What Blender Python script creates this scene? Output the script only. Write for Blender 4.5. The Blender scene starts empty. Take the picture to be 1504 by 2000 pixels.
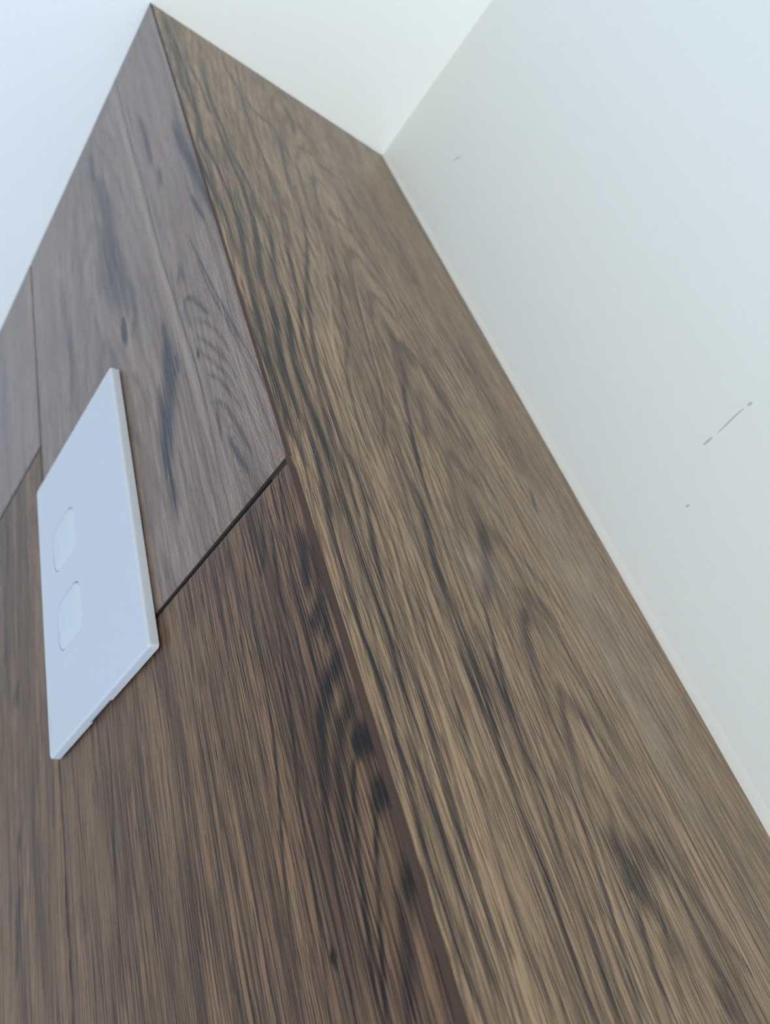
import bpy, bmesh, math, json
import numpy as np
from mathutils import Vector, Matrix

# ------------------------------------------------------------------ camera, world, lights, exposure
scene = bpy.context.scene
COL = scene.collection
MM = 0.001
H = 0.38545          # ceiling above the camera's height (camera height is z = 0)
D = 0.1376           # depth of the timber-look return
XL = -0.63           # the room's left wall
XR = 1.7
YF = -2.6
ZF = -2.02           # floor

cam_data = bpy.data.cameras.new('camera')
cam = bpy.data.objects.new('camera', cam_data)
COL.objects.link(cam)
Mr = ((0.6044966175673961, 0.7394828694638876, -0.2962244505759648),
      (-0.5992115683124407, 0.17706982557146334, -0.7807635834698214),
      (-0.5249088832836823, 0.6494700629294214, 0.5501448005828384))
rot = Matrix(((Mr[0][0], -Mr[1][0], -Mr[2][0]),
              (Mr[0][1], -Mr[1][1], -Mr[2][1]),
              (Mr[0][2], -Mr[1][2], -Mr[2][2])))
cam.matrix_world = Matrix.Translation((0.0995705, -0.0961494, 0.0)) @ rot.to_4x4()
cam_data.sensor_fit = 'HORIZONTAL'
cam_data.sensor_width = 36.0
cam_data.lens = 1451.627 / 1504 * 36.0
cam_data.clip_start = 0.005
cam_data.clip_end = 50
cam_data.dof.use_dof = True
cam_data.dof.focus_distance = 0.172
cam_data.dof.aperture_fstop = 28.0
scene.camera = cam

scene.view_settings.view_transform = 'Standard'
scene.view_settings.look = 'None'
scene.view_settings.gamma = 1.0
scene.view_settings.exposure = 0.0
scene.view_settings.use_curve_mapping = False

scene.cycles.use_adaptive_sampling = False
scene.cycles.sample_clamp_indirect = 4.0
scene.cycles.use_denoising = True
scene.cycles.denoising_prefilter = 'FAST'

world = bpy.data.worlds.new('sky')
scene.world = world
world.use_nodes = True
bg = world.node_tree.nodes['Background']
bg.inputs[0].default_value = (0.42, 0.62, 1.0, 1)
bg.inputs[1].default_value = 0.25
world.cycles.sampling_method = 'NONE'

def area(name, loc, direction, sx, sy, watts, color):
    l = bpy.data.lights.new(name, 'AREA')
    l.shape = 'RECTANGLE'; l.size = sx; l.size_y = sy
    l.energy = watts; l.color = color
    o = bpy.data.objects.new(name, l)
    o.location = loc
    o.rotation_euler = Vector(direction).to_track_quat('-Z', 'Z').to_euler()
    COL.objects.link(o)
    return o

WIN1 = dict(y0=-1.05, y1=-0.35, z0=-0.95, z1=0.05)      # window in the left wall
WIN2 = dict(y0=-1.9, y1=-0.25, z0=-2.0, z1=0.0)      # tall glazed opening in the right wall, an added lamp stands in for sun on its floor
area('window_daylight_left', (XL + 0.02, (WIN1['y0'] + WIN1['y1']) / 2, (WIN1['z0'] + WIN1['z1']) / 2), (1, 0, 0.9), 0.5, 0.6, 4.2, (0.01, 0.28, 1.0))
area('window_daylight_right', (XR - 0.02, (WIN2['y0'] + WIN2['y1']) / 2, (WIN2['z0'] + WIN2['z1']) / 2), (-1, 0, 0.2), 0.9, 0.7, 12, (1.0, 0.80, 0.62))
# upward fill lamp added at floor level, standing in for sunlit floor bounce
area('floor_bounce_fill', (1.0, -0.85, ZF + 0.03), (0, 0, 1), 0.95, 0.8, 55, (0.59, 0.695, 0.715))

# ------------------------------------------------------------------ helpers
def tag(o, label=None, cat=None, group=None, kind=None):
    if label: o['label'] = label
    if cat: o['category'] = cat
    if group: o['group'] = group
    if kind: o['kind'] = kind
    return o

def link(name, me, mats=(), parent=None):
    o = bpy.data.objects.new(name, me)
    COL.objects.link(o)
    for m in mats: me.materials.append(m)
    if parent: o.parent = parent
    return o

def add_box(bm, x0, x1, y0, y1, z0, z1, mi=0):
    v = [bm.verts.new(p) for p in ((x0, y0, z0), (x1, y0, z0), (x1, y1, z0), (x0, y1, z0),
                                   (x0, y0, z1), (x1, y0, z1), (x1, y1, z1), (x0, y1, z1))]
    for f in ((3, 2, 1, 0), (4, 5, 6, 7), (0, 1, 5, 4), (1, 2, 6, 5), (2, 3, 7, 6), (3, 0, 4, 7)):
        fa = bm.faces.new([v[i] for i in f]); fa.material_index = mi

def bm_obj(name, bm, mats, parent=None, smooth=False):
    me = bpy.data.meshes.new(name)
    bm.normal_update()
    bm.to_mesh(me); bm.free()
    if smooth:
        for p in me.polygons: p.use_smooth = True
    return link(name, me, mats, parent)

def new_mat(name):
    m = bpy.data.materials.new(name); m.use_nodes = True
    nt = m.node_tree
    b = nt.nodes['Principled BSDF']
    return m, nt, b

def plain(name, col, rough, bump=0.0, bscale=400.0, spec=0.5, coat=0.0, var=0.0):
    m, nt, b = new_mat(name)
    b.inputs['Base Color'].default_value = (*col, 1)
    b.inputs['Roughness'].default_value = rough
    b.inputs['Specular IOR Level'].default_value = spec
    b.inputs['Coat Weight'].default_value = coat
    tc = nt.nodes.new('ShaderNodeTexCoord')
    if bump:
        n = nt.nodes.new('ShaderNodeTexNoise'); n.inputs['Scale'].default_value = bscale; n.inputs['Detail'].default_value = 3
        nt.links.new(tc.outputs['Object'], n.inputs['Vector'])
        bp = nt.nodes.new('ShaderNodeBump'); bp.inputs['Strength'].default_value = bump; bp.inputs['Distance'].default_value = 0.0004
        nt.links.new(n.outputs['Fac'], bp.inputs['Height']); nt.links.new(bp.outputs['Normal'], b.inputs['Normal'])
    if var:
        n2 = nt.nodes.new('ShaderNodeTexNoise'); n2.inputs['Scale'].default_value = 18; n2.inputs['Detail'].default_value = 4
        nt.links.new(tc.outputs['Object'], n2.inputs['Vector'])
        mx = nt.nodes.new('ShaderNodeMix'); mx.data_type = 'RGBA'
        mx.inputs[6].default_value = (*[c * (1 - var) for c in col], 1); mx.inputs[7].default_value = (*[min(1, c * (1 + var)) for c in col], 1)
        nt.links.new(n2.outputs['Fac'], mx.inputs[0]); nt.links.new(mx.outputs[2], b.inputs['Base Color'])
    return m

M_wall = plain('white_wall_paint', (0.80, 0.81, 0.80), 0.55, 0.10, 260)
M_ceil = plain('white_ceiling_paint', (0.84, 0.85, 0.85), 0.6, 0.12, 220)
M_body = plain('porcelain_tile_body', (0.045, 0.034, 0.028), 0.7, 0.3, 900, var=0.2)
M_grout = plain('brown_grout', (0.062, 0.053, 0.047), 0.85, 0.5, 1500, var=0.25)
M_edge = plain('brown_edge_grout', (0.070, 0.046, 0.038), 0.45, 0.25, 500, spec=0.10, var=0.15)
M_caulk = plain('white_silicone', (0.755, 0.75, 0.725), 0.6, spec=0.2)
M_plate = plain('white_switch_plastic', (0.53, 0.56, 0.60), 0.16, spec=0.5)
M_rock = plain('white_rocker_plastic', (0.55, 0.585, 0.615), 0.2, spec=0.5)
M_mark = plain('grey_lettering', (0.42, 0.46, 0.50), 0.4)
M_scuff = plain('grey_scuff', (0.52, 0.52, 0.51), 0.8)
M_floor = plain('pale_floor', (0.56, 0.54, 0.50), 0.6, var=0.05)
M_frame = plain('white_window_frame', (0.8, 0.8, 0.8), 0.3)

# ---- wood-look glaze.  Mesh attributes:  grain = (across mm, along mm, seed);  figure = (ring phase, dark figure, light figure, haze)
def wood(name, light, mid, dark, ink, ring_amt, line_amt, pore_amt, rough, spec, shift, lscale=1.0, fine_amt=0.5, fine_v=0.05):
    m, nt, b = new_mat(name)
    N = nt.nodes; K = nt.links
    ga = N.new('ShaderNodeAttribute'); ga.attribute_name = 'grain'
    fa = N.new('ShaderNodeAttribute'); fa.attribute_name = 'figure'
    sx = N.new('ShaderNodeSeparateXYZ'); K.new(ga.outputs['Vector'], sx.inputs[0])
    sf = N.new('ShaderNodeSeparateColor'); K.new(fa.outputs['Color'], sf.inputs[0])
    def M(op, a, c=None, d=None, clamp=False):
        n = N.new('ShaderNodeMath'); n.operation = op; n.use_clamp = clamp
        for i, q in enumerate((a, c, d)):
            if q is None: continue
            if isinstance(q, (int, float)): n.inputs[i].default_value = q
            else: K.new(q, n.inputs[i])
        return n.outputs[0]
    def vec(u, v, w):
        n = N.new('ShaderNodeCombineXYZ')
        for i, q in enumerate((u, v, w)):
            if isinstance(q, (int, float)): n.inputs[i].default_value = q
            else: K.new(q, n.inputs[i])
        return n.outputs[0]
    def noise(us, vs, detail=2, rough_=0.5, seed=0.0, u=None):
        n = N.new('ShaderNodeTexNoise')
        n.inputs['Scale'].default_value = 1.0; n.inputs['Detail'].default_value = detail; n.inputs['Roughness'].default_value = rough_
        K.new(vec(M('MULTIPLY', U if u is None else u, us), M('MULTIPLY', V, vs), M('ADD', S, seed)), n.inputs['Vector'])
        return n.outputs['Fac']
    def ss(x, a, c):
        n = N.new('ShaderNodeMapRange'); n.interpolation_type = 'SMOOTHSTEP'
        K.new(x, n.inputs[0]); n.inputs[1].default_value = a; n.inputs[2].default_value = c
        n.inputs[3].default_value = 0; n.inputs[4].default_value = 1
        return n.outputs[0]
    def mix(f, a, c, mode='MIX'):
        n = N.new('ShaderNodeMix'); n.data_type = 'RGBA'; n.blend_type = mode
        if isinstance(f, (int, float)): n.inputs[0].default_value = f
        else: K.new(f, n.inputs[0])
        for i, q in ((6, a), (7, c)):
            if isinstance(q, tuple): n.inputs[i].default_value = (*q, 1)
            else: K.new(q, n.inputs[i])
        return n.outputs[2]
    U0, V, S = sx.outputs[0], sx.outputs[1], sx.outputs[2]
    # gentle waviness of the fibres
    wv = N.new('ShaderNodeTexNoise'); wv.inputs['Scale'].default_value = 1.0; wv.inputs['Detail'].default_value = 2
    K.new(vec(M('MULTIPLY', U0, 0.02), M('MULTIPLY', V, 0.010), S), wv.inputs['Vector'])
    U = M('ADD', U0, M('MULTIPLY', M('SUBTRACT', wv.outputs['Fac'], 0.5), 4.0))
    phi, dk, lt = sf.outputs[0], sf.outputs[1], sf.outputs[2]
    hz = fa.outputs['Alpha']
    n_tone = noise(0.09, 0.010, 3, 0.55, 3.1)
    n_band = noise(0.42 * lscale, 0.008, 3, 0.6, 7.7)
    n_line = noise(1.15 * lscale, 0.010, 3, 0.72, 11.3)
    n_fine = noise(2.9, fine_v, 1, 0.6, 17.9)
    n_pore = noise(4.0, 0.10, 1, 0.5, 23.3)
    n_grit = noise(5.0, 3.4, 2, 0.7, 31.0)
    # rings
    ph = M('ADD', phi, M('MULTIPLY', M('SUBTRACT', noise(0.22, 0.02, 3, 0.6, 41.0), 0.5), 0.8))
    tri = M('ABSOLUTE', M('SUBTRACT', M('FRACT', ph), 0.5))      # 0.5 at the line, 0 between
    ringl = M('MULTIPLY', ss(tri, 0.26, 0.49), ring_amt)
    ringl = M('MULTIPLY', ringl, ss(noise(0.12, 0.02, 2, 0.5, 47.0), 0.25, 0.52))
    base = mix(ss(n_tone, 0.33, 0.68), mid, light)
    base = mix(M('MULTIPLY', ss(n_band, 0.48, 0.78), 0.55), base, dark)
    base = mix(M('MULTIPLY', ss(n_band, 0.47, 0.30), 0.45), base, light)
    base = mix(M('MULTIPLY', ss(n_tone, 0.30, 0.55), M('MULTIPLY', ss(n_band, 0.60, 0.30), 0.35)), base, shift)
    base = mix(M('MULTIPLY', ss(n_line, 0.53, 0.60), line_amt), base, dark)
    base = mix(M('MULTIPLY', ss(n_line, 0.47, 0.37), line_amt * 0.6), base, light)
    base = mix(M('MULTIPLY', ss(n_fine, 0.51, 0.60), fine_amt), base, dark)
    base = mix(M('MULTIPLY', ss(n_fine, 0.48, 0.38), fine_amt * 0.6), base, light)
    base = mix(ringl, base, dark)
    # fine speckle of the printed glaze
    base = mix(M('MULTIPLY', ss(n_grit, 0.50, 0.72), 0.22), base, light)
    base = mix(M('MULTIPLY', ss(n_grit, 0.48, 0.30), 0.26), base, dark)
    # traced dark and light figure, broken up by the fibres
    brk = M('ADD', ss(n_fine, 0.30, 0.62), M('ADD', M('MULTIPLY', n_line, 0.5), 0.18))
    dkk = M('MULTIPLY', M('MULTIPLY', dk, brk), 0.92, clamp=True)
    base = mix(dkk, base, ink)
    base = mix(M('MULTIPLY', M('MULTIPLY', lt, M('ADD', M('MULTIPLY', brk, 0.4), 0.5)), 0.85, clamp=True), base, light)
    # pores: short dark dashes, denser in the dark figure
    pt = ss(M('ADD', n_pore, M('MULTIPLY', dk, 0.04)), 0.585, 0.64)
    pores = M('MULTIPLY', pt, pore_amt)
    base = mix(pores, base, ink)
    # speckled grain within the dark figure, then pale glints painted into the colour
    base = mix(M('MULTIPLY', M('MULTIPLY', ss(n_grit, 0.60, 0.74), dk), 0.38), base, light)
    painted_glint = M('MULTIPLY', ss(n_grit, 0.735, 0.80), dk, clamp=True)
    base = mix(M('MULTIPLY', painted_glint, 0.55), base, (0.5, 0.5, 0.5))
    # chalky grout haze left on the glaze
    base = mix(M('MULTIPLY', hz, M('ADD', 0.3, M('MULTIPLY', n_grit, 0.35))), base, (0.40, 0.36, 0.32))
    K.new(base, b.inputs['Base Color'])
    rg = M('ADD', M('MULTIPLY', n_grit, 0.16), rough - 0.08)
    K.new(M('ADD', rg, M('MULTIPLY', hz, 0.1)), b.inputs['Roughness'])
    b.inputs['Specular IOR Level'].default_value = spec
    hgt = M('SUBTRACT', M('ADD', M('MULTIPLY', n_fine, 0.55), M('MULTIPLY', n_grit, 0.22)), M('ADD', M('MULTIPLY', pt, 0.8), M('MULTIPLY', dk, 0.5)))
    bp = N.new('ShaderNodeBump'); bp.inputs['Strength'].default_value = 0.55; bp.inputs['Distance'].default_value = 0.00012
    K.new(hgt, bp.inputs['Height']); K.new(bp.outputs['Normal'], b.inputs['Normal'])
    return m

W_return = wood('timber_look_glaze_olive_brown', (0.345, 0.236, 0.142), (0.178, 0.120, 0.072), (0.058, 0.038, 0.028), (0.014, 0.011, 0.011),
                0.62, 0.42, 0.66, 0.33, 0.34, (0.230, 0.115, 0.055), 1.0, 0.62)
W_lower = wood('timber_look_glaze_red_brown', (0.270, 0.155, 0.080), (0.100, 0.052, 0.030), (0.014, 0.007, 0.005), (0.003, 0.002, 0.002),
               0.25, 0.82, 0.75, 0.36, 0.26, (0.125, 0.054, 0.033), 1.0, 0.60, 0.022)
W_upper = wood('timber_look_glaze_walnut', (0.310, 0.225, 0.172), (0.190, 0.130, 0.098), (0.074, 0.048, 0.038), (0.006, 0.007, 0.014),
               0.40, 0.55, 0.35, 0.28, 0.45, (0.170, 0.096, 0.070), 0.62, 0.40, 0.03)

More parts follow.
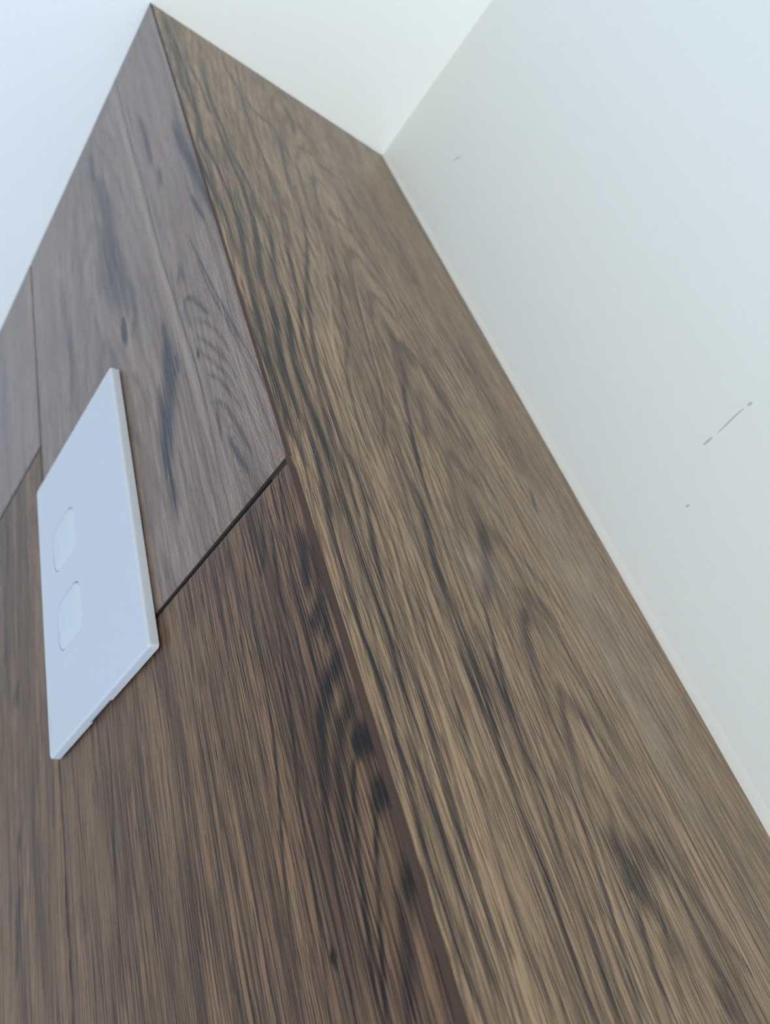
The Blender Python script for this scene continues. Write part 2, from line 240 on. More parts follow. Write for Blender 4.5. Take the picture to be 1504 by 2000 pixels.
# ------------------------------------------------------------------ figure of the boards (positions on the boards in millimetres)
FEAT = json.loads('{"RF":[[1.0,0.9,[[5.8,55.4],[5.9,44.9],[5.6,39.0],[5.3,28.8],[3.1,21.0],[3.8,14.7],[4.7,3.4],[4.4,-0.7],[5.4,-3.6]]],[1.1,0.9,[[10.1,44.3],[9.2,36.6],[9.7,26.9],[9.1,21.2],[9.7,12.9],[10.2,6.0],[10.4,-2.0],[10.8,-4.8]]],[1.2,0.8,[[16.6,54.5],[15.9,45.4],[14.9,37.4],[14.6,28.4],[14.1,22.5],[14.0,16.8],[14.6,11.2],[14.0,1.6],[13.6,-4.7]]],[0.45,-1,[[22.5,63.9],[21.0,48.3],[19.8,39.5],[19.5,31.2],[18.5,23.5],[18.7,17.1],[18.5,11.5],[17.4,5.9],[17.2,-0.3],[17.2,-5.9]]],[1.6,0.6,[[26.8,54.7],[26.1,48.3],[24.6,42.2],[25.0,35.2],[24.3,28.1],[22.6,19.5],[21.9,11.9],[21.8,4.3],[21.5,-4.1]]],[1.6,-0.6,[[28.7,48.3],[26.3,37.5],[25.6,31.8],[23.6,24.0],[23.3,15.5],[23.2,4.0],[23.0,-6.5]]],[1.1,1,[[35.0,65.4],[35.0,54.9],[35.2,47.0],[34.9,40.1],[34.2,30.1],[34.6,22.3],[33.5,14.1],[32.7,6.9],[32.2,-0.8],[31.9,-6.8],[32.0,-9.8]]],[1.0,1,[[44.5,72.2],[43.7,56.5],[42.8,46.9],[43.5,37.9],[43.2,29.4],[41.8,19.3],[41.0,13.1],[40.6,4.1],[39.0,-3.6],[38.0,-11.2]]],[0.9,0.6,[[51.3,38.2],[53.5,26.8],[51.1,17.2],[50.8,11.7],[50.4,7.5],[47.4,-0.5],[45.4,-9.4],[44.3,-12.7]]],[0.7,-0.8,[[42.9,34.8],[43.8,27.6],[42.3,18.7],[41.3,11.0],[41.0,4.5]]],[0.7,-0.8,[[56.1,36.1],[55.3,23.7],[53.4,13.6],[51.6,8.9],[49.6,3.1],[49.0,-3.2]]],[4,1.1,[[64.6,13.8],[62.4,10.1],[60.7,7.0]]],[3,0.6,[[58.6,19.8],[61.0,14.8],[74.8,13.2],[79.3,13.9]]],[1.0,0.8,[[60.6,8.2],[57.3,2.3],[56.4,-2.2],[55.0,-6.8],[55.2,-12.0]]],[0.9,0.9,[[66.7,6.1],[66.0,1.9],[64.7,-1.6]]],[1.2,0.7,[[77.2,10.5],[77.4,3.4],[76.5,-3.2],[77.8,-9.9],[80.1,-17.6]]],[0.9,0.5,[[79.9,16.9],[80.6,7.6],[84.2,1.2],[86.5,-5.0],[91.0,-13.6]]],[1.5,-0.7,[[71.7,10.6],[70.8,6.7],[70.1,0.1],[70.6,-8.4],[72.0,-16.8]]],[2.5,0.6,[[72.8,-13.0],[76.0,-17.7],[78.6,-20.7]]],[1.1,1.0,[[8.6,115.0],[8.4,105.7],[6.0,95.1],[6.3,81.6],[5.1,71.3],[6.5,63.4],[5.7,56.8],[6.7,48.7],[5.6,40.6]]],[1.1,1.0,[[14.0,116.5],[13.6,104.9],[13.5,94.7],[12.8,80.2],[13.0,72.1],[13.4,66.6],[12.0,58.5],[12.3,52.0],[10.8,41.7]]],[1.0,0.9,[[22.7,120.7],[22.4,111.4],[20.1,99.4],[17.8,89.6],[16.4,80.7],[15.5,73.5],[16.4,63.0],[17.3,53.1],[16.6,43.4]]],[0.5,-1,[[25.5,107.7],[25.5,96.4],[23.4,84.1],[22.0,74.2],[21.1,64.4],[21.5,56.3],[21.8,48.6],[20.5,38.2]]],[1.6,1.0,[[42.9,118.4],[43.5,108.2],[41.0,100.1],[38.6,92.5],[37.5,83.5],[38.8,73.4],[38.5,62.6],[37.3,50.8],[35.2,39.5]]],[1.0,-0.6,[[32.4,109.4],[32.7,97.1],[33.5,88.3],[31.3,73.9],[32.2,62.2],[31.5,52.3],[31.7,43.6]]],[2.4,0.6,[[66.7,117.7],[68.2,111.3],[62.8,96.7],[58.8,86.4],[51.5,80.0]]],[1.0,1.0,[[51.5,80.0],[50.4,72.0],[47.3,63.0],[45.0,53.6],[43.8,45.9],[43.5,39.2]]],[1.2,0.5,[[75.9,107.1],[77.9,100.0],[82.8,92.8],[85.2,85.4],[88.8,79.7]]],[1.6,0.6,[[71.6,82.3],[66.6,77.5],[64.4,70.5],[61.1,60.6],[59.5,51.5],[57.9,43.0]]],[1.6,0.6,[[71.6,82.3],[78.3,81.6],[79.2,68.1],[81.6,54.9],[82.2,42.5],[83.4,32.5]]],[1.3,0.5,[[68.6,57.8],[66.0,51.6],[62.4,42.9],[61.6,35.8]]],[1.3,0.5,[[68.6,57.8],[71.5,48.6],[73.4,38.6],[74.1,31.3]]],[2.5,0.5,[[68.3,84.8],[78.9,82.4],[80.7,77.4]]],[0.8,1.3,[[105.4,133.0],[106.0,130.2],[102.8,124.5],[102.7,120.7]]],[4,-0.5,[[101.9,99.0],[105.7,92.8],[112.8,93.8]]],[1.3,1,[[11.7,240.7],[10.8,226.2],[9.1,215.3],[4.9,186.1],[5.7,174.2],[3.3,156.7],[3.4,142.5],[4.6,133.9],[2.8,125.2],[4.9,114.5]]],[1.6,1.1,[[20.1,247.6],[15.1,219.6],[13.8,208.3],[9.9,189.2],[13.3,178.5],[9.4,166.2],[7.2,151.6],[6.7,143.9],[7.9,135.1],[11.1,129.4],[9.1,113.3],[8.3,100.1]]],[1.5,1,[[24.5,236.9],[20.3,212.8],[15.8,190.9],[19.0,187.2],[15.5,169.3],[11.5,153.6],[14.3,150.9],[11.5,135.1],[14.5,130.6],[13.6,112.7],[12.0,101.0]]],[1.3,0.8,[[34.6,244.7],[27.8,216.8],[25.7,200.9],[23.9,184.5],[19.1,167.7],[17.1,156.1],[21.0,151.5],[18.4,139.2],[17.0,126.7],[17.6,113.8],[17.1,102.1]]],[1.2,0.8,[[43.6,246.7],[37.3,221.1],[29.8,199.4],[27.4,186.4],[24.0,170.2],[20.9,155.4],[20.6,146.0],[21.0,135.1],[20.1,121.0],[21.9,111.8],[23.2,103.5]]],[0.6,-0.9,[[47.9,237.6],[45.1,220.7],[42.3,214.5],[38.5,192.6],[33.3,176.6],[30.2,163.0],[29.1,151.0],[28.3,137.0],[29.1,127.9],[29.6,115.2]]],[1.0,0.6,[[52.7,236.2],[48.9,215.4],[44.1,199.8],[43.9,189.7],[40.2,174.7],[34.0,165.6],[32.4,152.4],[29.6,140.4],[28.8,127.1]]],[0.5,-0.9,[[62.6,235.7],[57.1,212.7],[53.3,192.7],[50.6,176.9],[49.9,166.6],[47.8,155.4]]],[0.8,0.6,[[62.5,238.1],[56.2,212.2],[52.4,192.3],[49.6,176.5],[47.7,163.0],[45.3,151.1],[42.9,142.2],[37.1,134.1],[36.1,128.0]]],[2.4,0.6,[[65.3,201.3],[66.8,193.7],[66.3,179.5],[58.5,161.4]]],[1.1,1.0,[[61.2,169.7],[56.2,156.2],[53.6,144.4],[51.0,134.2],[48.4,122.3],[47.2,111.6]]],[1.6,0.6,[[65.6,195.1],[74.2,187.2],[78.7,172.5],[79.0,154.2],[82.6,145.0]]],[3,0.5,[[69.2,192.9],[69.6,181.1],[73.2,180.7]]],[0.9,-0.6,[[86.4,290.9],[83.6,252.3],[89.3,228.3],[91.9,199.8],[95.6,180.5],[97.9,163.8]]],[0.8,0.5,[[103.9,289.3],[102.8,246.4],[103.2,212.2],[109.2,182.1],[111.5,158.1]]],[1.5,0.8,[[4.9,383.4],[4.4,357.1],[5.2,336.4],[4.5,312.2],[5.9,293.8],[4.4,268.5],[2.5,243.1],[4.0,227.2],[5.2,213.9],[4.9,200.4]]],[1.2,1,[[6.7,378.5],[6.5,349.7],[7.9,328.6],[6.8,303.2],[6.3,283.3],[5.0,264.2],[8.5,253.1],[8.8,237.5],[10.0,222.6],[6.4,201.4]]],[1.3,0.9,[[12.0,353.6],[9.9,331.0],[14.2,323.7],[13.4,302.0],[14.5,283.8],[15.3,269.1],[16.9,255.9],[17.3,241.2],[15.6,221.6],[12.5,205.6]]],[1.5,0.9,[[19.8,355.2],[16.3,326.1],[16.3,305.2],[17.8,292.6],[16.5,267.7],[21.5,259.9],[21.1,242.0],[21.6,226.0],[20.6,211.1]]],[1.3,0.8,[[34.2,379.2],[32.1,355.0],[37.7,351.5],[34.3,312.7],[34.4,284.4],[34.9,266.6],[33.3,248.3],[26.7,215.2]]],[1.2,0.7,[[40.3,372.3],[38.1,345.3],[39.0,325.2],[51.2,330.3],[50.8,314.4],[45.0,286.0],[44.3,270.8],[44.9,255.1],[37.8,222.8]]],[1.1,0.6,[[57.4,362.2],[55.1,334.4],[49.3,305.6],[55.0,296.5],[50.8,272.4],[49.1,252.3]]],[2.0,0.7,[[65.5,362.5],[66.0,349.1],[62.2,332.1]]],[1.0,0.5,[[61.0,327.6],[67.1,314.9],[63.4,302.6],[60.1,285.6],[51.1,247.9]]],[1.0,0.5,[[67.1,314.9],[75.7,313.7],[81.6,312.9],[86.8,298.0],[93.4,279.2],[93.2,260.4]]],[2,-0.6,[[13.4,302.0],[12.3,276.4]]],[1.5,-0.6,[[36.6,300.4],[35.7,282.9],[39.6,278.5],[40.9,261.7]]],[2,-0.5,[[11.9,324.0],[10.8,296.3],[7.0,271.1]]]],"LF":[[0.7,0.9,[[-27.5,88.0],[-28.0,77.2],[-28.4,67.1],[-30.4,53.7],[-33.7,41.8],[-37.5,28.9],[-38.3,17.9],[-39.7,9.5],[-40.1,6.2]]],[0.7,0.9,[[-18.6,82.6],[-21.1,68.3],[-22.6,54.8],[-26.7,43.3],[-27.1,35.3],[-27.5,27.6],[-29.3,17.3],[-31.6,7.7],[-32.0,4.5]]],[0.7,0.8,[[-13.6,74.2],[-15.3,62.8],[-15.6,51.5],[-19.2,38.3],[-20.6,29.1],[-22.0,18.7],[-22.9,5.8],[-22.6,2.6]]],[0.7,0.8,[[-9.7,93.6],[-10.7,83.0],[-9.4,74.3],[-11.2,63.0],[-11.9,56.4]]],[1.6,0.8,[[-1.0,91.9],[-1.8,82.6],[-1.4,78.1],[-3.1,76.1],[-2.3,69.5],[-6.2,67.4]]],[2.0,0.9,[[-1.4,63.3],[-4.3,63.4],[-5.8,60.1],[-11.4,57.5],[-13.6,55.9],[-15.3,47.0],[-18.0,37.8]]],[2.0,0.8,[[-1.2,53.2],[-5.2,53.5],[-8.6,50.8],[-10.8,47.5],[-12.1,41.5],[-14.1,34.4],[-16.1,25.7]]],[1.9,1.2,[[0.4,43.4],[-3.9,46.1],[-6.3,43.9]]],[0.9,1.1,[[-5.4,45.1],[-8.1,41.4],[-10.0,36.7],[-11.6,31.2],[-12.8,26.5],[-14.2,21.6],[-16.1,13.7],[-18.1,4.7]]],[1.6,1.2,[[0.4,34.0],[-2.0,35.3],[-3.8,34.2],[-5.1,32.5]]],[0.8,1.2,[[-3.8,34.2],[-5.8,31.2],[-8.5,25.0],[-10.6,18.8],[-12.9,12.9],[-16.6,2.9],[-17.2,1.2]]],[2,1,[[0.3,21.0],[-2.4,21.2],[-5.0,17.1],[-6.9,11.2],[-11.3,0.3]]],[1.3,3.5,[[-26.8,14.2],[-26.8,13.2]]],[1.1,0.8,[[-110.0,102.0],[-109.9,87.3],[-110.8,74.0],[-113.5,62.1],[-114.2,50.2],[-114.8,35.4],[-114.1,23.0],[-113.7,21.0]]],[1.8,0.7,[[-114.6,44.6],[-115.7,32.0],[-115.0,24.9]]],[0.7,0.6,[[-108.3,58.3],[-107.3,42.5],[-106.1,29.7],[-105.3,19.6]]],[0.6,0.7,[[-136.6,97.4],[-135.0,81.5],[-132.4,66.4],[-130.5,53.1],[-129.1,39.0],[-127.2,24.0]]],[1.5,0.6,[[-174.1,115.3],[-173.8,88.0],[-171.3,58.4],[-169.1,32.6]]],[2.6,0.7,[[-188.5,94.3],[-187.3,89.6]]],[3,0.8,[[-186.8,75.7],[-191.8,69.8],[-191.0,59.2],[-194.6,50.9]]],[2.2,-0.7,[[-184.1,72.4],[-183.1,66.8]]],[2,-0.5,[[-190.2,116.4],[-191.4,112.2]]],[6,-0.45,[[-127.9,90.2],[-123.9,74.5],[-121.1,56.4],[-122.4,41.0]]],[1.6,-0.5,[[-52.8,99.8],[-51.4,90.4],[-48.8,85.4]]],[1.4,-0.5,[[-59.3,87.0],[-56.3,79.1]]],[3.2,0.6,[[-191.6,245.3],[-192.6,226.2],[-195.2,201.7],[-198.7,183.0],[-198.1,167.9],[-193.0,146.8]]],[2.2,0.7,[[-184.2,153.5],[-185.8,147.6],[-190.6,147.8]]],[0.7,0.8,[[-5.0,113.2],[-6.1,109.0],[-7.1,102.2],[-8.2,96.6],[-9.3,90.0]]],[1.0,0.6,[[-13.6,112.3],[-16.0,104.7],[-17.7,95.8],[-21.4,94.3]]],[0.7,0.8,[[-11.8,105.8],[-13.4,98.7],[-14.5,91.7],[-16.4,85.4],[-15.0,79.1]]],[0.6,0.7,[[-20.0,111.2],[-21.0,100.1],[-22.1,90.9],[-21.7,81.3]]],[0.6,0.7,[[-24.2,110.8],[-25.8,101.4],[-27.3,92.3],[-27.6,84.9],[-29.1,74.9]]],[0.5,0.7,[[-31.0,111.4],[-31.4,99.0],[-32.8,88.0],[-35.2,78.3]]],[0.5,0.6,[[-38.1,112.0],[-38.8,101.7],[-39.5,88.1],[-41.8,78.2]]],[2.2,0.9,[[-3.9,95.8],[-3.7,89.9],[-5.5,85.6],[-6.5,80.8]]],[1.8,0.9,[[-1.3,78.2],[-2.9,75.8],[-5.7,74.1],[-8.4,72.7]]]],"UF":[[2.4,2.2,[[-63.6,239.0],[-64.1,232.2],[-64.0,227.4]]],[9,0.7,[[-70.3,301.8],[-68.0,279.8],[-65.5,260.9],[-65.7,249.0]]],[3,0.5,[[-58.1,258.9],[-54.7,242.6],[-53.3,229.6],[-58.9,226.4]]],[5,1.1,[[-38.9,202.7],[-39.6,193.6],[-40.1,185.4],[-44.9,179.2],[-48.6,170.2],[-50.6,160.1],[-51.9,149.8]]],[2.5,0.9,[[-38.8,209.8],[-39.1,198.6]]],[3.5,0.9,[[-36.6,190.4],[-38.1,182.2]]],[4,0.8,[[-48.0,185.6],[-50.2,174.8],[-50.6,160.1],[-51.1,146.3],[-51.5,136.1]]],[0.4,1.0,[[-38.4,411.4],[-36.5,377.5],[-35.3,324.4],[-32.7,269.4],[-31.8,229.0],[-30.5,227.3],[-28.9,199.2],[-26.2,173.1],[-26.4,149.9],[-27.0,136.9],[-27.1,125.6]]],[1.7,-1.1,[[-44.1,423.2],[-41.8,387.7],[-38.8,330.5],[-35.9,274.0],[-34.2,232.0],[-32.8,230.2],[-31.5,202.1],[-29.2,176.2],[-28.7,151.9],[-28.5,138.2]]],[3,0.9,[[-6.7,289.7],[-5.9,274.6],[-3.2,254.8],[-1.0,236.1],[0.2,219.5]]],[0.9,1.2,[[-7.7,241.2],[-6.9,232.7],[-5.3,223.4]]],[6,0.9,[[-67.4,340.9],[-63.0,317.7],[-63.3,292.5],[-61.1,266.3],[-59.1,242.5]]],[3,0.8,[[-70.9,373.6],[-69.2,361.5],[-69.4,341.0]]],[2.4,0.8,[[-26.2,327.2],[-24.9,302.8],[-25.3,290.5]]],[2.2,0.8,[[-22.2,280.6],[-22.2,271.0]]],[1.6,0.6,[[-23.6,222.3],[-22.7,213.6]]],[0.9,0.8,[[-25.4,204.3],[-23.7,206.6],[-20.5,201.4],[-18.2,194.4],[-14.1,185.4]]],[1.2,0.6,[[-25.0,205.3],[-25.2,195.7],[-24.8,191.1]]],[1.2,0.6,[[-23.4,219.8],[-25.7,215.8]]],[0.6,0.7,[[-23.1,185.1],[-20.7,181.7],[-17.6,175.2],[-14.3,167.9],[-12.6,161.4]]],[1.2,1.1,[[-23.9,180.1],[-24.2,176.6]]],[0.6,0.6,[[-23.2,179.4],[-19.4,170.2],[-15.4,162.5],[-12.2,154.0],[-11.4,147.7]]],[0.6,0.6,[[-22.5,192.5],[-18.5,188.0],[-13.9,178.7],[-11.1,170.0],[-9.4,161.5]]],[0.7,0.7,[[-22.2,167.1],[-18.6,162.8],[-14.4,152.2],[-11.8,142.7]]],[0.9,0.7,[[-22.7,155.9],[-20.3,155.8],[-18.0,150.8],[-15.6,142.5],[-13.7,134.0],[-12.2,126.7]]],[1.2,0.6,[[-21.0,156.0],[-22.0,148.5],[-23.0,141.4]]],[1.2,0.8,[[-19.8,139.5],[-18.7,134.4],[-17.2,128.6],[-15.2,122.6]]],[0.6,0.8,[[-15.6,231.7],[-12.0,207.4],[-9.1,189.6],[-5.9,170.9],[-3.7,160.1],[-1.3,147.3],[0.9,132.0],[2.5,123.2]]],[0.5,0.7,[[-13.7,213.4],[-11.6,192.6],[-7.7,174.8],[-5.3,160.0],[-4.1,147.5],[-3.8,134.0],[-2.4,123.9],[-0.8,116.9]]],[0.5,0.7,[[-14.9,173.4],[-10.0,153.5],[-9.2,141.8],[-8.0,131.9],[-7.1,122.3]]],[2,0.5,[[-75.3,235.7],[-72.4,220.9]]],[1.2,0.5,[[-63.1,209.8],[-60.7,201.6]]],[1.2,0.5,[[-84.7,267.7],[-82.0,247.2],[-81.3,238.1]]],[4,0.5,[[-113.0,324.2],[-112.1,290.7],[-108.9,259.5],[-114.4,242.6]]],[3,0.4,[[-191.3,355.1],[-190.6,289.3],[-188.7,257.0]]]]}')

def seg_field(U, V, feats, sign):
    out = np.zeros_like(U)
    for w, s, pts in feats:
        if (s > 0) != (sign > 0): continue
        P = np.array(pts, float)
        # resample and smooth the polyline
        s_ = np.concatenate([[0], np.cumsum(np.hypot(*np.diff(P, axis=0).T))])
        n = max(8, int(s_[-1] / 2.5))
        t = np.linspace(0, s_[-1], n)
        Q = np.stack([np.interp(t, s_, P[:, 0]), np.interp(t, s_, P[:, 1])], 1)
        for _ in range(int(min(22, max(2, s_[-1] / 6)))):
            Q[1:-1] = (Q[:-2] + 2 * Q[1:-1] + Q[2:]) / 4
        lo = Q.min(0) - 4 * w - 2; hi = Q.max(0) + 4 * w + 2
        msk = (U > lo[0]) & (U < hi[0]) & (V > lo[1]) & (V < hi[1])
        if not msk.any(): continue
        u = U[msk]; v = V[msk]
        best = np.full(u.shape, 1e9); al = np.zeros(u.shape)
        for i in range(n - 1):
            a = Q[i]; d = Q[i + 1] - a; L2 = d @ d + 1e-9
            tt = np.clip(((u - a[0]) * d[0] + (v - a[1]) * d[1]) / L2, 0, 1)
            # distance measured tighter across than along the board
            dd = (u - a[0] - tt * d[0]) ** 2 + ((v - a[1] - tt * d[1]) * 0.45) ** 2
            k = dd < best
            best[k] = dd[k]; al[k] = ((i + tt) / (n - 1))[k]
        wl = w * (0.55 + 0.45 * np.sin(np.pi * np.clip(al, 0, 1)) ** 0.5)
        taper = 0.55 + 0.45 * np.clip(np.minimum(al, 1 - al) * 8, 0, 1)
        val = abs(s) * taper * np.exp(-(best / (2 * (0.60 * wl) ** 2)) ** 1.4)
        out[msk] = np.maximum(out[msk], val)
    return out

def ring_return(U, V):
    u = U - (67.0 + 2.0 * np.sin(V / 60.0))
    k = 0.24
    au = np.sqrt(u * u + 3.0)
    f = np.where(au < 17, k * au ** 2, k * 17 ** 2 + 2 * k * 17 * (au - 17))
    return (V + f) / 27.0
def ring_lower(U, V):
    u = U - 1.5
    au = np.abs(u)
    f = np.where(au < 14, 0.30 * au ** 2, 0.30 * 14 ** 2 + 2 * 0.30 * 14 * (au - 14))
    return (V + f) / 24.0
def ring_upper(U, V):
    # small nested arches to the right of the straight line, broad ones to the left of it
    u = U + 17.0 - (V - 180) * 0.03
    r = (V + 0.9 * np.sqrt(u * u * 3.2 + 4) * 2.2) / 7.5
    u2 = U + 80
    l = (V + 0.10 * u2 ** 2) / 40.0
    w = 1 / (1 + np.exp(-(U + 28) / 1.2))
    return np.where(U > -28, r * 1.9, l)

HAZE = [[9.0, 0.34, [[106.0, 130.0], [103.0, 105.0], [102.0, 90.0], [101.0, 70.0], [102.0, 50.0], [103.0, 25.0]]],
        [14.0, 0.22, [[116.0, 120.0], [118.0, 92.0], [118.0, 70.0], [118.0, 45.0]]],
        [5.0, 0.22, [[50.0, 92.0], [56.0, 90.0], [63.0, 94.0]]]]

def strip_w(z):
    z = np.asarray(z, float)
    lo = 2.05 - np.clip((z + 20) / 136.0, 0, 1) * 0.45
    hi = 0.85 - np.clip((z - 116) / 120.0, 0, 1) * 0.45
    t = np.clip((z - 112) / 5.0, 0, 1)
    return lo * (1 - t) + hi * t

def board(bm_parts, plane, u0, u1, v0a, v0b, v1, mi, ringf, feats, seed, off=0.0, thick=9.0, fine=True, chamf=0.35, haze=None):
    """one tile. plane 'front': u=x, faces -y at y=off; plane 'return': u=y, faces +x. v0a/v0b: lower edge height at u0/u1 (mm)"""
    if fine:
        nu = max(2, int((u1 - u0) / 0.5) + 1)
        us = np.linspace(u0, u1, nu)
        vmin = min(v0a, v0b)
        lowv = max(vmin, -60.0)
        vs = np.arange(lowv, v1, 1.3)
        if v1 - vs[-1] > 0.2: vs = np.append(vs, v1)
        else: vs[-1] = v1
        if vmin < lowv: vs = np.concatenate([np.linspace(vmin, lowv, 12)[:-1], vs])
    else:
        us = np.linspace(u0, u1, 12); vs = np.linspace(min(v0a, v0b), v1, 24)
    nu, nv = len(us), len(vs)
    U, V = np.meshgrid(us, vs)
    low = v0a + (v0b - v0a) * (U - u0) / (u1 - u0)
    lim = np.clip((V - vs[0]) / 6.0, 0, 1)
    V = np.where(V < vs[0] + 6.0, low + (vs[0] + 6.0 - low) * lim, V)
    F = np.zeros((nv, nu, 4))
    F[..., 0] = ringf(U, V)
    if feats:
        F[..., 1] = seg_field(U, V, feats, 1); F[..., 2] = seg_field(U, V, feats, -1)
    if haze: F[..., 3] = seg_field(U, V, haze, 1)
    # depth of the glaze surface (mm in front of the nominal plane); edges eased
    e = np.minimum(np.minimum(U - u0, u1 - U), np.minimum(V - low, v1 - V))
    dep = off - chamf * np.clip(1 - e / 0.55, 0, 1) ** 2
    verts = np.stack([U, V, dep], -1).reshape(-1, 3)
    G = np.stack([U, V, np.full_like(U, seed)], -1).reshape(-1, 3)
    Fc = F.reshape(-1, 4)
    idx = np.arange(nu * nv).reshape(nv, nu)
    quads = np.stack([idx[:-1, :-1], idx[:-1, 1:], idx[1:, 1:], idx[1:, :-1]], -1).reshape(-1, 4)
    # perimeter skirt back to the bed
    per = np.concatenate([idx[0, :], idx[1:, -1], idx[-1, -2::-1], idx[-2:0:-1, 0]])
    back = verts[per].copy(); back[:, 2] = -thick
    nb = len(verts)
    bi = np.arange(len(per)) + nb
    q2 = np.stack([per, bi, np.roll(bi, -1), np.roll(per, -1)], -1)
    verts = np.concatenate([verts, back]); G = np.concatenate([G, G[per]]); Fc = np.concatenate([Fc, Fc[per]])
    mi_ = np.concatenate([np.full(len(quads), mi), np.full(len(q2), 3)])
    bm_parts.append((plane, verts, np.concatenate([quads, q2]), G, Fc, mi_))

def assemble(name, parts, mats, extra=None):
    V_, Q_, G_, F_, I_ = [], [], [], [], []
    n = 0
    for plane, v, q, g, f, mi in parts:
        if plane == 'front': P = np.stack([v[:, 0], -v[:, 2], v[:, 1]], 1)
        elif plane == 'return': P = np.stack([v[:, 2], v[:, 0], v[:, 1]], 1)
        else: P = v
        V_.append(P * MM); Q_.append(q + n); G_.append(g); F_.append(f); I_.append(mi); n += len(v)
    V_ = np.concatenate(V_); Q_ = np.concatenate(Q_); G_ = np.concatenate(G_); F_ = np.concatenate(F_); I_ = np.concatenate(I_)
    me = bpy.data.meshes.new(name)
    me.from_pydata(V_.tolist(), [], Q_.tolist())
    a = me.attributes.new('grain', 'FLOAT_VECTOR', 'POINT'); a.data.foreach_set('vector', G_.astype(np.float32).ravel())
    a = me.attributes.new('figure', 'FLOAT_COLOR', 'POINT'); a.data.foreach_set('color', F_.astype(np.float32).ravel())
    me.polygons.foreach_set('material_index', I_.astype(np.int32))
    o = link(name, me, mats)
    me.update()
    return o

def box_part(x0, x1, y0, y1, z0, z1, mi):
    v = np.array([(x0, y0, z0), (x1, y0, z0), (x1, y1, z0), (x0, y1, z0), (x0, y0, z1), (x1, y0, z1), (x1, y1, z1), (x0, y1, z1)], float)
    q = np.array([(3, 2, 1, 0), (4, 5, 6, 7), (0, 1, 5, 4), (1, 2, 6, 5), (2, 3, 7, 6), (3, 0, 4, 7)])
    return ('box', v, q, np.zeros((8, 3)), np.zeros((8, 4)), np.full(6, mi))

HM = H / MM
DM = D / MM
ZFM = ZF / MM
# ---- clad front face (the side with the light switch)
parts = []
fe_low = FEAT['LF']; fe_up = FEAT['UF']
board(parts, 'front', -147.7, -0.15, 115.2, 116.05, HM - 0.3, 2, ring_upper, fe_up, 1.0, off=0.15)
parts[-1][1][:, 1] += 0.0
board(parts, 'front', -147.7, -0.35, -484.0, -484.0, 114.25, 1, ring_lower, fe_low, 2.0)
board(parts, 'front', -296.6, -148.95, 250.5, 250.5, HM - 0.3, 2, ring_upper, fe_up, 3.4, off=0.1)
board(parts, 'front', -296.6, -148.95, -349.0, -349.0, 249.5, 1, ring_lower, fe_low, 5.2)
xs = [(-147.7, -0.35), (-296.6, -148.95), (-445.5, -297.85), (-594.4, -446.75), (XL / MM + 1, -595.65)]
joints = [(115, -485), (250, -350), (115, -485), (250, -350), (115, -485)]
for ci, ((a, c), js) in enumerate(zip(xs, joints)):
    zs = [HM] + list(js)
    while zs[-1] - 600 > ZFM: zs.append(zs[-1] - 600)
    zs.append(ZFM)
    for k in range(len(zs) - 1):
        top, bot = zs[k], zs[k + 1]
        if ci < 2 and k < 2: continue
        board(parts, 'front', a, c, bot + 0.6, bot + 0.6, top - 0.6, 2 if k == 0 else 1, ring_upper if k == 0 else ring_lower, None, 7.0 + ci * 1.7 + k * 0.6, fine=False)
# grout and bed behind the tiles
parts.append(box_part(XL / MM + 0.5, -14, 2.6, 9.0, ZFM, HM, 4))
parts.append(box_part(-14, -1.6, 6.5, 9.0, ZFM, HM, 4))
parts.append(box_part(-149.1, -147.5, 0.30, 5.0, -480, 113.5, 4))    # joint grouted almost flush beside the lower tile
parts.append(box_part(XL / MM + 0.5, -9.5, 9.0, 12.0, ZFM, HM, 4))
wf = assemble('wall_front', parts, [W_return, W_lower, W_upper, M_body, M_grout])
tag(wf, kind='structure')
wf['label'] = 'dark walnut timber-look tiled wall face carrying the white light switch'

# ---- clad return (the narrow side of the corner)
parts = []
board(parts, 'return', 2.0, DM - 0.3, -484.0, -484.0, HM - 0.3, 0, ring_return, FEAT['RF'], 9.3, haze=HAZE)
board(parts, 'return', 2.0, DM - 0.3, -1084.0, -1084.0, -485.5, 0, ring_return, None, 12.3, fine=False)
board(parts, 'return', 2.0, DM - 0.3, -1684.0, -1684.0, -1085.5, 1, ring_return, None, 14.3, fine=False)
board(parts, 'return', 2.0, DM - 0.3, ZFM, ZFM, -1685.5, 0, ring_return, None, 15.3, fine=False)
# the edge of the sheet narrows towards the ceiling
for p in parts:
    v = p[1]
    near = v[:, 0] < 4.0
    v[near, 0] -= (2.05 - strip_w(v[near, 1])) * (4.0 - v[near, 0]) / 2.0
parts.append(box_part(-11.5, -9.2, 2.0, DM, ZFM, HM, 4))
wr = assemble('wall_return', parts, [W_return, W_lower, W_upper, M_body, M_grout])
tag(wr, kind='structure')
wr['label'] = 'olive-brown timber-look tiled return face between the corner and the white wall'

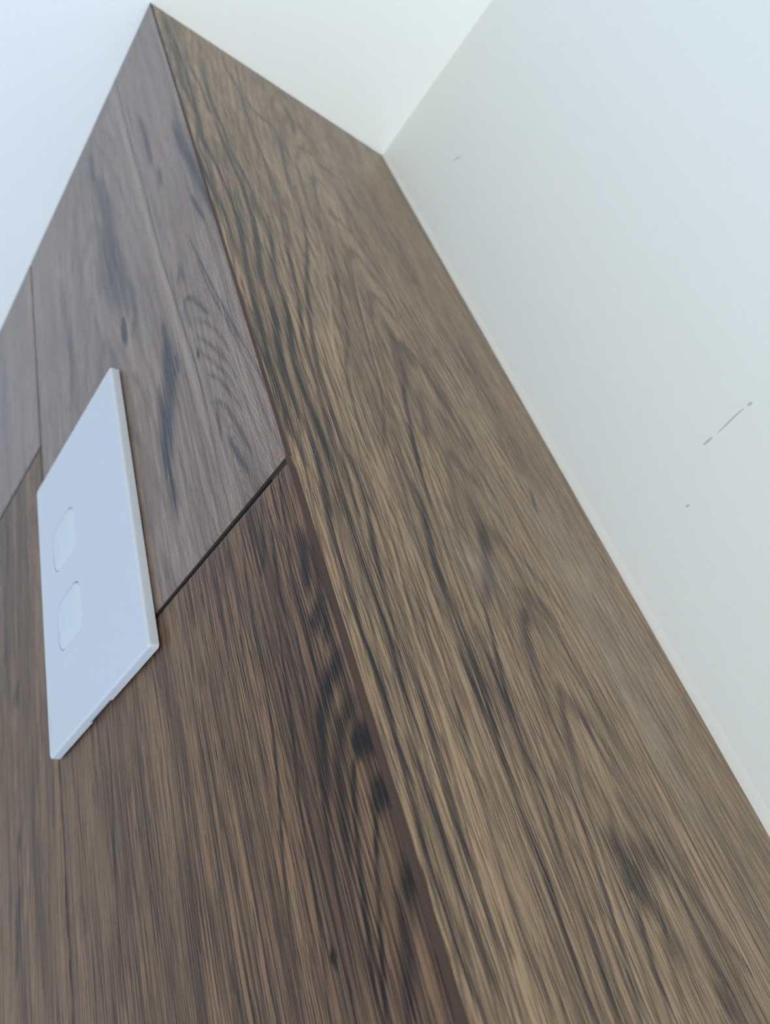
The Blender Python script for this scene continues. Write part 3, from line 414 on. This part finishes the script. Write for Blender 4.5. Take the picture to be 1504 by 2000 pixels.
# ---- smooth brown strip down the mitred corner
def strip(name, prof_fn, z0, z1, mat, n=60):
    bm = bmesh.new(); rings = []
    for i in range(n + 1):
        z = z0 + (z1 - z0) * i / n
        rings.append([bm.verts.new((x * MM, y * MM, z * MM)) for x, y in prof_fn(z)])
    for a, c in zip(rings[:-1], rings[1:]):
        for i in range(len(a)):
            j = (i + 1) % len(a)
            bm.faces.new((a[i], a[j], c[j], c[i]))
    bm.faces.new(rings[0][::-1]); bm.faces.new(rings[-1])
    bmesh.ops.recalc_face_normals(bm, faces=bm.faces)
    return bm_obj(name, bm, [mat], smooth=False)
def corner_prof2(z):
    w = float(strip_w(z))
    wob = 0.05 * math.sin(z * 0.21) + 0.04 * math.sin(z * 0.07 + 1)
    return [(-1.5, 0.25), (-0.45, -0.02), (-0.18, 0.05), (-0.02, min(0.35 + wob, w * 0.4)), (-0.10, w * 0.6), (-0.30, w + 0.1), (-2.5, w + 0.1), (-2.5, 1.2)]
t1 = strip('trim_1', corner_prof2, ZFM, HM - 0.2, M_edge, 900)
tag(t1, kind='structure')

# ---- core of the pier behind the tiles
bm = bmesh.new()
add_box(bm, XL, -0.0115, 0.012, D, ZF, H)
core = bm_obj('wall_core', bm, [M_wall]); tag(core, kind='structure')

# ---- white wall, ceiling, the rest of the room
bm = bmesh.new(); add_box(bm, XL - 0.1, XR + 0.1, D, D + 0.1, ZF, H)
ww = bm_obj('wall_right', bm, [M_wall]); tag(ww, kind='structure'); ww['label'] = 'plain white painted wall right of the timber-look return'
bm = bmesh.new(); add_box(bm, XL - 0.1, XR + 0.1, YF - 0.1, D + 0.1, H, H + 0.1)
ce = bm_obj('ceiling', bm, [M_ceil]); tag(ce, kind='structure')
bm = bmesh.new(); add_box(bm, XL - 0.1, XR + 0.1, YF - 0.1, D + 0.1, ZF - 0.1, ZF)
fl = bm_obj('floor', bm, [M_floor]); tag(fl, kind='structure')
bm = bmesh.new()
w = WIN1
add_box(bm, XL - 0.1, XL, YF, w['y0'], ZF, H); add_box(bm, XL - 0.1, XL, w['y1'], D, ZF, H)
add_box(bm, XL - 0.1, XL, w['y0'], w['y1'], ZF, w['z0']); add_box(bm, XL - 0.1, XL, w['y0'], w['y1'], w['z1'], H)
wl = bm_obj('wall_left', bm, [M_wall]); tag(wl, kind='structure')
bm = bmesh.new()
w = WIN2
add_box(bm, XR, XR + 0.1, YF, w['y0'], ZF, H); add_box(bm, XR, XR + 0.1, w['y1'], D, ZF, H)
add_box(bm, XR, XR + 0.1, w['y0'], w['y1'], ZF, w['z0']); add_box(bm, XR, XR + 0.1, w['y0'], w['y1'], w['z1'], H)
wo = bm_obj('wall_far', bm, [M_wall]); tag(wo, kind='structure')
bm = bmesh.new(); add_box(bm, XL - 0.1, XR + 0.1, YF - 0.1, YF, ZF, H)
wb = bm_obj('wall_back', bm, [M_wall]); tag(wb, kind='structure')
# window frames
w = WIN1; bm = bmesh.new(); t = 0.045
for a in ((w['y0'], w['y0'] + t, w['z0'], w['z1']), (w['y1'] - t, w['y1'], w['z0'], w['z1']),
          (w['y0'] + t, w['y1'] - t, w['z0'], w['z0'] + t), (w['y0'] + t, w['y1'] - t, w['z1'] - t, w['z1'])):
    add_box(bm, XL - 0.07, XL - 0.02, *a)
f1 = bm_obj('window_1', bm, [M_frame]); tag(f1, kind='structure')
w = WIN2; bm = bmesh.new()
for a in ((w['y0'], w['y0'] + t, w['z0'], w['z1']), (w['y1'] - t, w['y1'], w['z0'], w['z1']),
          (w['y0'] + t, w['y1'] - t, w['z0'], w['z0'] + t), (w['y0'] + t, w['y1'] - t, w['z1'] - t, w['z1'])):
    add_box(bm, XR + 0.02, XR + 0.07, *a)
f2 = bm_obj('window_2', bm, [M_frame]); tag(f2, kind='structure')

# ---- white silicone bead where the tiles meet the white wall
def bead_prof(z):
    s = 0.15 * math.sin(z * 0.05) + 0.1 * math.sin(z * 0.13 + 2)
    k = 1.0 - 0.35 * min(1, max(0, z / 380.0))
    return [(-0.35, DM + 0.0), (-0.35, DM - 0.45), (-0.02, DM - 0.42), (1.0 * k, DM - 0.34), ((2.4 + s) * k, DM - 0.16), ((3.4 + s) * k, DM - 0.02), ((3.5 + s) * k, DM + 0.3)]
t2 = strip('trim_2', bead_prof, ZFM, HM - 0.1, M_caulk, 400); tag(t2, kind='structure'); 
t2['label'] = 'thin off-white sealant bead between tiles and white wall'
# ---- scuffs on the white wall
def scuff(name, pts, r, parent):
    bm = bmesh.new()
    n = len(pts)
    top, bot = [], []
    for i, (x, z) in enumerate(pts):
        a = pts[max(0, i - 1)]; c = pts[min(n - 1, i + 1)]
        dx, dz = c[0] - a[0], c[1] - a[1]; L = math.hypot(dx, dz); nx, nz = -dz / L, dx / L
        rr = r * (0.35 + 0.65 * math.sin(math.pi * (i + 0.3) / (n - 0.4)))
        ring = []
        for k in range(6):
            an = math.pi * k / 5
            ring.append(bm.verts.new(((x + nx * rr * math.cos(an)) * MM, (DM - 0.06 * rr * math.sin(an) - 0.002) * MM, (z + nz * rr * math.cos(an)) * MM)))
        top.append(ring)
    for a, c in zip(top[:-1], top[1:]):
        for i in range(5): bm.faces.new((a[i], a[i + 1], c[i + 1], c[i]))
    bmesh.ops.recalc_face_normals(bm, faces=bm.faces)
    return bm_obj(name, bm, [M_scuff], parent)
scuff('scuff_mark', [(47.5, 121.4), (49.2, 121.5), (51.1, 121.7)], 0.5, ww)
scuff('scuff_mark', [(53.3, 121.7), (56.1, 122.0), (59.3, 122.5), (62.4, 122.8), (64.0, 122.8)], 0.35, ww)
scuff('scuff_mark', [(65.3, 122.8), (66.2, 122.7), (67.0, 122.8)], 0.6, ww)
scuff('scuff_mark', [(31.6, 107.8), (32.1, 107.4), (32.8, 107.1)], 0.5, ww)
scuff('scuff_mark', [(30.7, 328.8), (33.2, 327.7), (35.0, 326.1)], 0.5, ww)

# ------------------------------------------------------------------ light switch
SX0, SX1, SZ0, SZ1 = -146.3, -70.9, 104.0, 220.2
root = bpy.data.objects.new('light_switch', None); COL.objects.link(root)
root.empty_display_size = 0.02
root.location = ((SX0 + SX1) / 2 * MM, 0, (SZ0 + SZ1) / 2 * MM)
tag(root, 'white two-gang light switch plate with two small rockers mounted on the dark timber-look wall', 'light switch')
CX, CZ = (SX0 + SX1) / 2, (SZ0 + SZ1) / 2

def rounded(x0, x1, z0, z1, r, n=8, p=2.0):
    pts = []
    for cx, cz, a0 in ((x1 - r, z1 - r, 0), (x0 + r, z1 - r, 90), (x0 + r, z0 + r, 180), (x1 - r, z0 + r, 270)):
        for i in range(n + 1):
            a = math.radians(a0 + 90 * i / n)
            c, s = math.cos(a), math.sin(a)
            q = 2.0 / p
            pts.append((cx + r * abs(c) ** q * (1 if c > 0 else -1), cz + r * abs(s) ** q * (1 if s > 0 else -1)))
    return pts
def loft(bm, loops, cap0=True, cap1=True):
    R = [[bm.verts.new((x * MM, y * MM, z * MM)) for x, y, z in lp] for lp in loops]
    for a, c in zip(R[:-1], R[1:]):
        n = len(a)
        for i in range(n):
            j = (i + 1) % n; bm.faces.new((a[i], a[j], c[j], c[i]))
    if cap0: bm.faces.new(R[0][::-1])
    if cap1: bm.faces.new(R[-1])
    bmesh.ops.recalc_face_normals(bm, faces=bm.faces)
def lp(x0, x1, z0, z1, r, y, n=8, p=2.0): return [(x - CX, y, z - CZ) for x, z in rounded(x0, x1, z0, z1, r, n, p)]

# smaller base set back; its dark colour stands in for the plate's shadow line
bm = bmesh.new()
loft(bm, [lp(SX0 + 1.1, SX1 - 0.9, SZ0 + 0.8, SZ1 - 1.0, 1.0, -0.14), lp(SX0 + 1.1, SX1 - 0.9, SZ0 + 0.8, SZ1 - 1.0, 1.0, -0.9)])
bo = bm_obj('shadow_gap_base', bm, [M_body], root)
tag(bo, 'recessed backing of the plate, coloured dark as its shadow line')

def cover():
    T = 3.9
    bm = bmesh.new()
    loops = [lp(SX0 + 0.1, SX1 - 0.1, SZ0 + 0.1, SZ1 - 0.1, 1.2, -0.62)]
    loops.append(lp(SX0, SX1, SZ0, SZ1, 1.2, -0.78))
    loops.append(lp(SX0 + 0.15, SX1 - 0.15, SZ0 + 0.15, SZ1 - 0.15, 1.2, -(T - 0.95)))
    for k in range(1, 6):
        a = math.pi / 2 * k / 5
        ins = 0.15 + 0.85 * (1 - math.cos(a)); y = -(T - 0.95 + 0.95 * math.sin(a))
        loops.append(lp(SX0 + ins, SX1 - ins, SZ0 + ins, SZ1 - ins, 1.1, y))
    loft(bm, loops)
    return bm_obj('cover_plate', bm, [M_plate], root)
plate = cover()
RK = [(-132.2, -112.0, 168.3, 188.0), (-132.2, -112.0, 135.4, 155.1)]
cutters = []
bm = bmesh.new()
for (a, c, d, e) in RK:
    loft(bm, [lp(a - 0.22, c + 0.22, d - 0.22, e + 0.22, 6.0, -6, 10, 2.2), lp(a - 0.22, c + 0.22, d - 0.22, e + 0.22, 6.0, -1.4, 10, 2.2)])
# screwdriver slot in the bottom edge
x0, x1 = -118.2, -103.0
v = []
loft(bm, [[(x - CX, y, z - CZ) for x, y, z in ((x0, 0.5, SZ0 - 1), (x1, 0.5, SZ0 - 1), (x1, -1.75, SZ0 - 1), (x0, -1.75, SZ0 - 1))],
          [(x - CX, y, z - CZ) for x, y, z in ((x0, 0.5, SZ0 + 0.75), (x1, 0.5, SZ0 + 0.75), (x1, -1.75, SZ0 + 0.75), (x0, -1.75, SZ0 + 0.75))]])
cut = bm_obj('cutter', bm, [M_plate], root)
md = plate.modifiers.new('cut', 'BOOLEAN'); md.object = cut; md.operation = 'DIFFERENCE'; md.solver = 'EXACT'
bpy.context.view_layer.update()
dg = bpy.context.evaluated_depsgraph_get()
me2 = bpy.data.meshes.new_from_object(plate.evaluated_get(dg))
plate.modifiers.clear(); plate.data = me2
bpy.data.objects.remove(cut)
bv = plate.modifiers.new('ease', 'BEVEL'); bv.width = 0.00016; bv.segments = 2; bv.limit_method = 'ANGLE'; bv.angle_limit = math.radians(50)
wn = plate.modifiers.new('wn', 'WEIGHTED_NORMAL')

for i, (a, c, d, e) in enumerate(RK):
    bm = bmesh.new()
    T = 3.9
    loops = [lp(a, c, d, e, 5.8, -1.6, 10, 2.2), lp(a, c, d, e, 5.8, -(T - 0.15), 10, 2.2)]
    for k in range(1, 8):
        t_ = k / 7
        ins = 0.25 + (1 - math.cos(t_ * math.pi / 2)) * 8.5
        hgt = 0.15 + 0.55 * math.sin(t_ * math.pi / 2)
        ps = rounded(a + ins, c - ins, d + ins, e - ins, max(0.4, 5.6 - ins * 0.6), 10, 2.2)
        loops.append([(x - CX, -(T - 0.15) - hgt - 0.035 * (z - (d + e) / 2) * (1 - t_ * 0.3) * t_ ** 0.2, z - CZ) for x, z in ps])
    loft(bm, loops)
    r = bm_obj('rocker', bm, [M_rock], root, smooth=True)
    r.modifiers.new('es', 'EDGE_SPLIT').split_angle = math.radians(60)
    tag(r, 'upper rocker button' if i == 0 else 'lower rocker button')

# tiny vertical lettering near the lower left corner, too small to read in the photograph
bm = bmesh.new()
zz = 119.3
for k, ln in enumerate((0.9, 0.8, 0.9, 0.35, 0.8, 0.9, 0.5, 0.8, 0.9, 0.7)):
    add_box(bm, (-143.5 - CX) * MM, (-142.75 - CX) * MM, -3.93 * MM, -3.88 * MM, (zz - ln - CZ) * MM, (zz - ln + 0.16 - CZ) * MM)
    add_box(bm, (-143.45 - CX) * MM, (-143.3 - CX) * MM, -3.93 * MM, -3.88 * MM, (zz - ln - CZ) * MM, (zz - 0.15 - CZ) * MM)
    zz -= ln + 0.18
bm_obj('printed_mark', bm, [M_mark], root)
